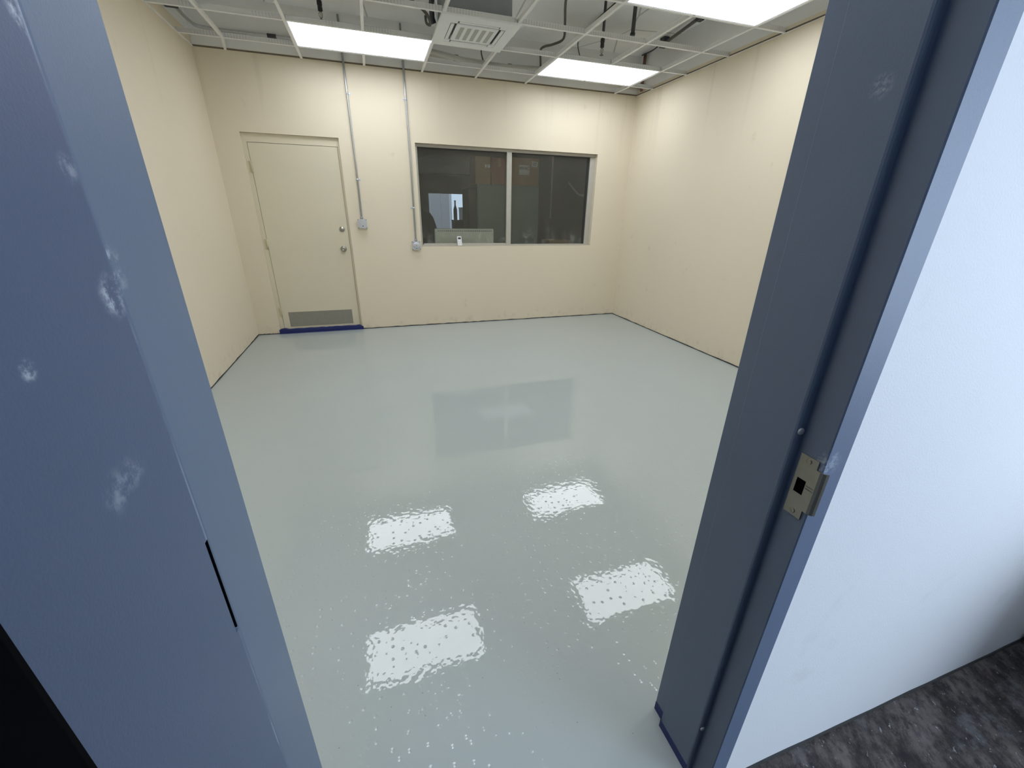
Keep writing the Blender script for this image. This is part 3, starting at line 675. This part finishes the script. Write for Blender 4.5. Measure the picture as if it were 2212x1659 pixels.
# dark clutter in front of the bright opening
t = thing('tall_dark_cabinet', (1.55, 7.3, 0), 'dark narrow cabinet beside the left locker', 'cabinet')
box('body', 'dark_cloth', 1.50, 1.63, 7.0, 7.5, 0, 1.80, t, .005); box('door', 'dark', 1.51, 1.62, 6.985, 6.9995, .08, 1.76, t, .003)
def lump(name, c, s, mat, lab, cat, seed):
    bm = bmesh.new(); bmesh.ops.create_icosphere(bm, subdivisions=4, radius=1)
    rnd = random.Random(seed); ph = [rnd.uniform(0, 6) for _ in range(6)]
    for v in bm.verts:
        k = 1+.10*math.sin(3*v.co.x+ph[0])*math.sin(4*v.co.z+ph[1])+.07*math.sin(6*v.co.y+5*v.co.z+ph[2])
        v.co = Vector((c[0]+v.co.x*s[0]*k, c[1]+v.co.y*s[1]*k, max(.001, c[2]+v.co.z*s[2]*k)))
    for f in bm.faces: f.smooth = True
    m = MB(); m.bm.free(); m.bm = bm
    return tag(m.build(name, mat), lab, cat)
lump('dark_sack', (.78, 7.4, .72), (.30, .26, .70), 'dark_cloth', 'slumped dark sack at lower left behind the window', 'sack', 1)
for nm, m_, b_, lab in (('storage_bin', 'dark', (1.42, 1.72, 8.0, 8.4, 0, .9), 'tall dark bin at the bottom of the stack below the bright opening'),
                        ('storage_bin', 'dark_cloth', (1.46, 1.78, 8.0, 8.4, .901, 1.30), 'middle dark bin of the stack below the bright opening'),
                        ('storage_bin', 'dark', (1.60, 1.80, 8.02, 8.38, 1.301, 1.52), 'small dark bin on top of the stack at the right of the bright opening')):
    t = thing(nm, ((b_[0]+b_[1])/2, (b_[2]+b_[3])/2, b_[4]), lab, 'bin', 'dark bins behind the window')
    box('body', m_, b_[0], b_[1], b_[2], b_[3], b_[4], b_[5]-.02, t, .008); box('lid', m_, b_[0]-.006, b_[1]+.006, b_[2]-.006, b_[3]+.006, b_[5]-.0195, b_[5], t, .004)
t = thing('bottle', (1.46, 8.2, 1.301), 'slim dark bottle silhouette against the bright opening', 'bottle')
MB().lathe([(.035, 0), (.035, .18), (.014, .25), (.014, .32), (.017, .32), (.017, .335)], (1.50, 8.2, 1.3015), 'z', 16).build('body', 'dark', t)
# pipes on the store room walls
tag(MB().tube([(3.10, 7.45, 3.09), (3.105, 7.45, 1.36)], .016, 10).build('thin_pipe', 'pipe_white'), 'thin vertical pale pipe seen through the right window pane', 'pipe')
cable('bent_pipe', [(3.22, 7.0, 1.93), (3.36, 7.0, 1.80), (3.46, 7.0, 1.74), (3.70, 7.0, 1.75)], .016, 'pipe_white', 'bent pale pipe on the right behind the right window pane', 'pipe')
t = thing('wall_duct', (1.0, 8.9, 2.2), 'long grey duct high on the store room wall', 'duct')
box('body', 'ac_body', .30, 1.90, 8.70, 8.98, 2.10, 2.36, t, .01); box('lower_lip', 'dark', .30, 1.90, 8.68, 8.70, 2.08, 2.11, t)

# ------------------------------------------------------------------ unseen carton added beyond the right edge to shade the foot of the white wall
carton(2.14, 2.95, .0005, .72, 'card', 'big unseen cardboard box past the right edge, added to shade the white hall wall', -.60, .385)

t = thing('shade_cabinet', (.78, -.72, 0), 'tall charcoal cabinet added unseen behind the camera to shade the open door', 'cabinet')  # unseen cabinet added to keep daylight off the blue door leaf
box('body', 'charcoal', .42, .82, -.96, -.52, .06, 1.64, t, .008)
for i in range(4): box('drawer', 'dark', .44, .80, -.519, -.508, .10+i*.38, .45+i*.38, t, .004)
for i in range(4): box('handle', 'stainless', .54, .70, -.507, -.49, .40+i*.38, .42+i*.38, t, .004)
for x_, y_ in ((.48, -.9), (.76, -.9), (.48, -.58), (.76, -.58)): MB().lathe([(.03, 0), (.03, .06)], (x_, y_, 0), 'z', 14).build('foot', 'dark', t)
# unseen strip lamp added to brighten the store room
t = thing('store_fill_lamp', (2.0, 7.4, 3.1), 'unseen strip lamp added on the store room ceiling to brighten the view through the window', 'ceiling light')
box('housing', 'white_plastic', 1.4, 2.6, 6.25, 6.37, 3.05, 3.099, t, .004)
tube_mat = N('dim fill tube'); tube_mat.col((.9, .9, .9)); tube_mat.b.inputs['Emission Color'].default_value = (1, .97, .9, 1); tube_mat.b.inputs['Emission Strength'].default_value = 6.0
MB().tube([(1.43, 6.31, 3.03), (2.57, 6.31, 3.03)], .018, 12).build('tube', tube_mat.m, t)
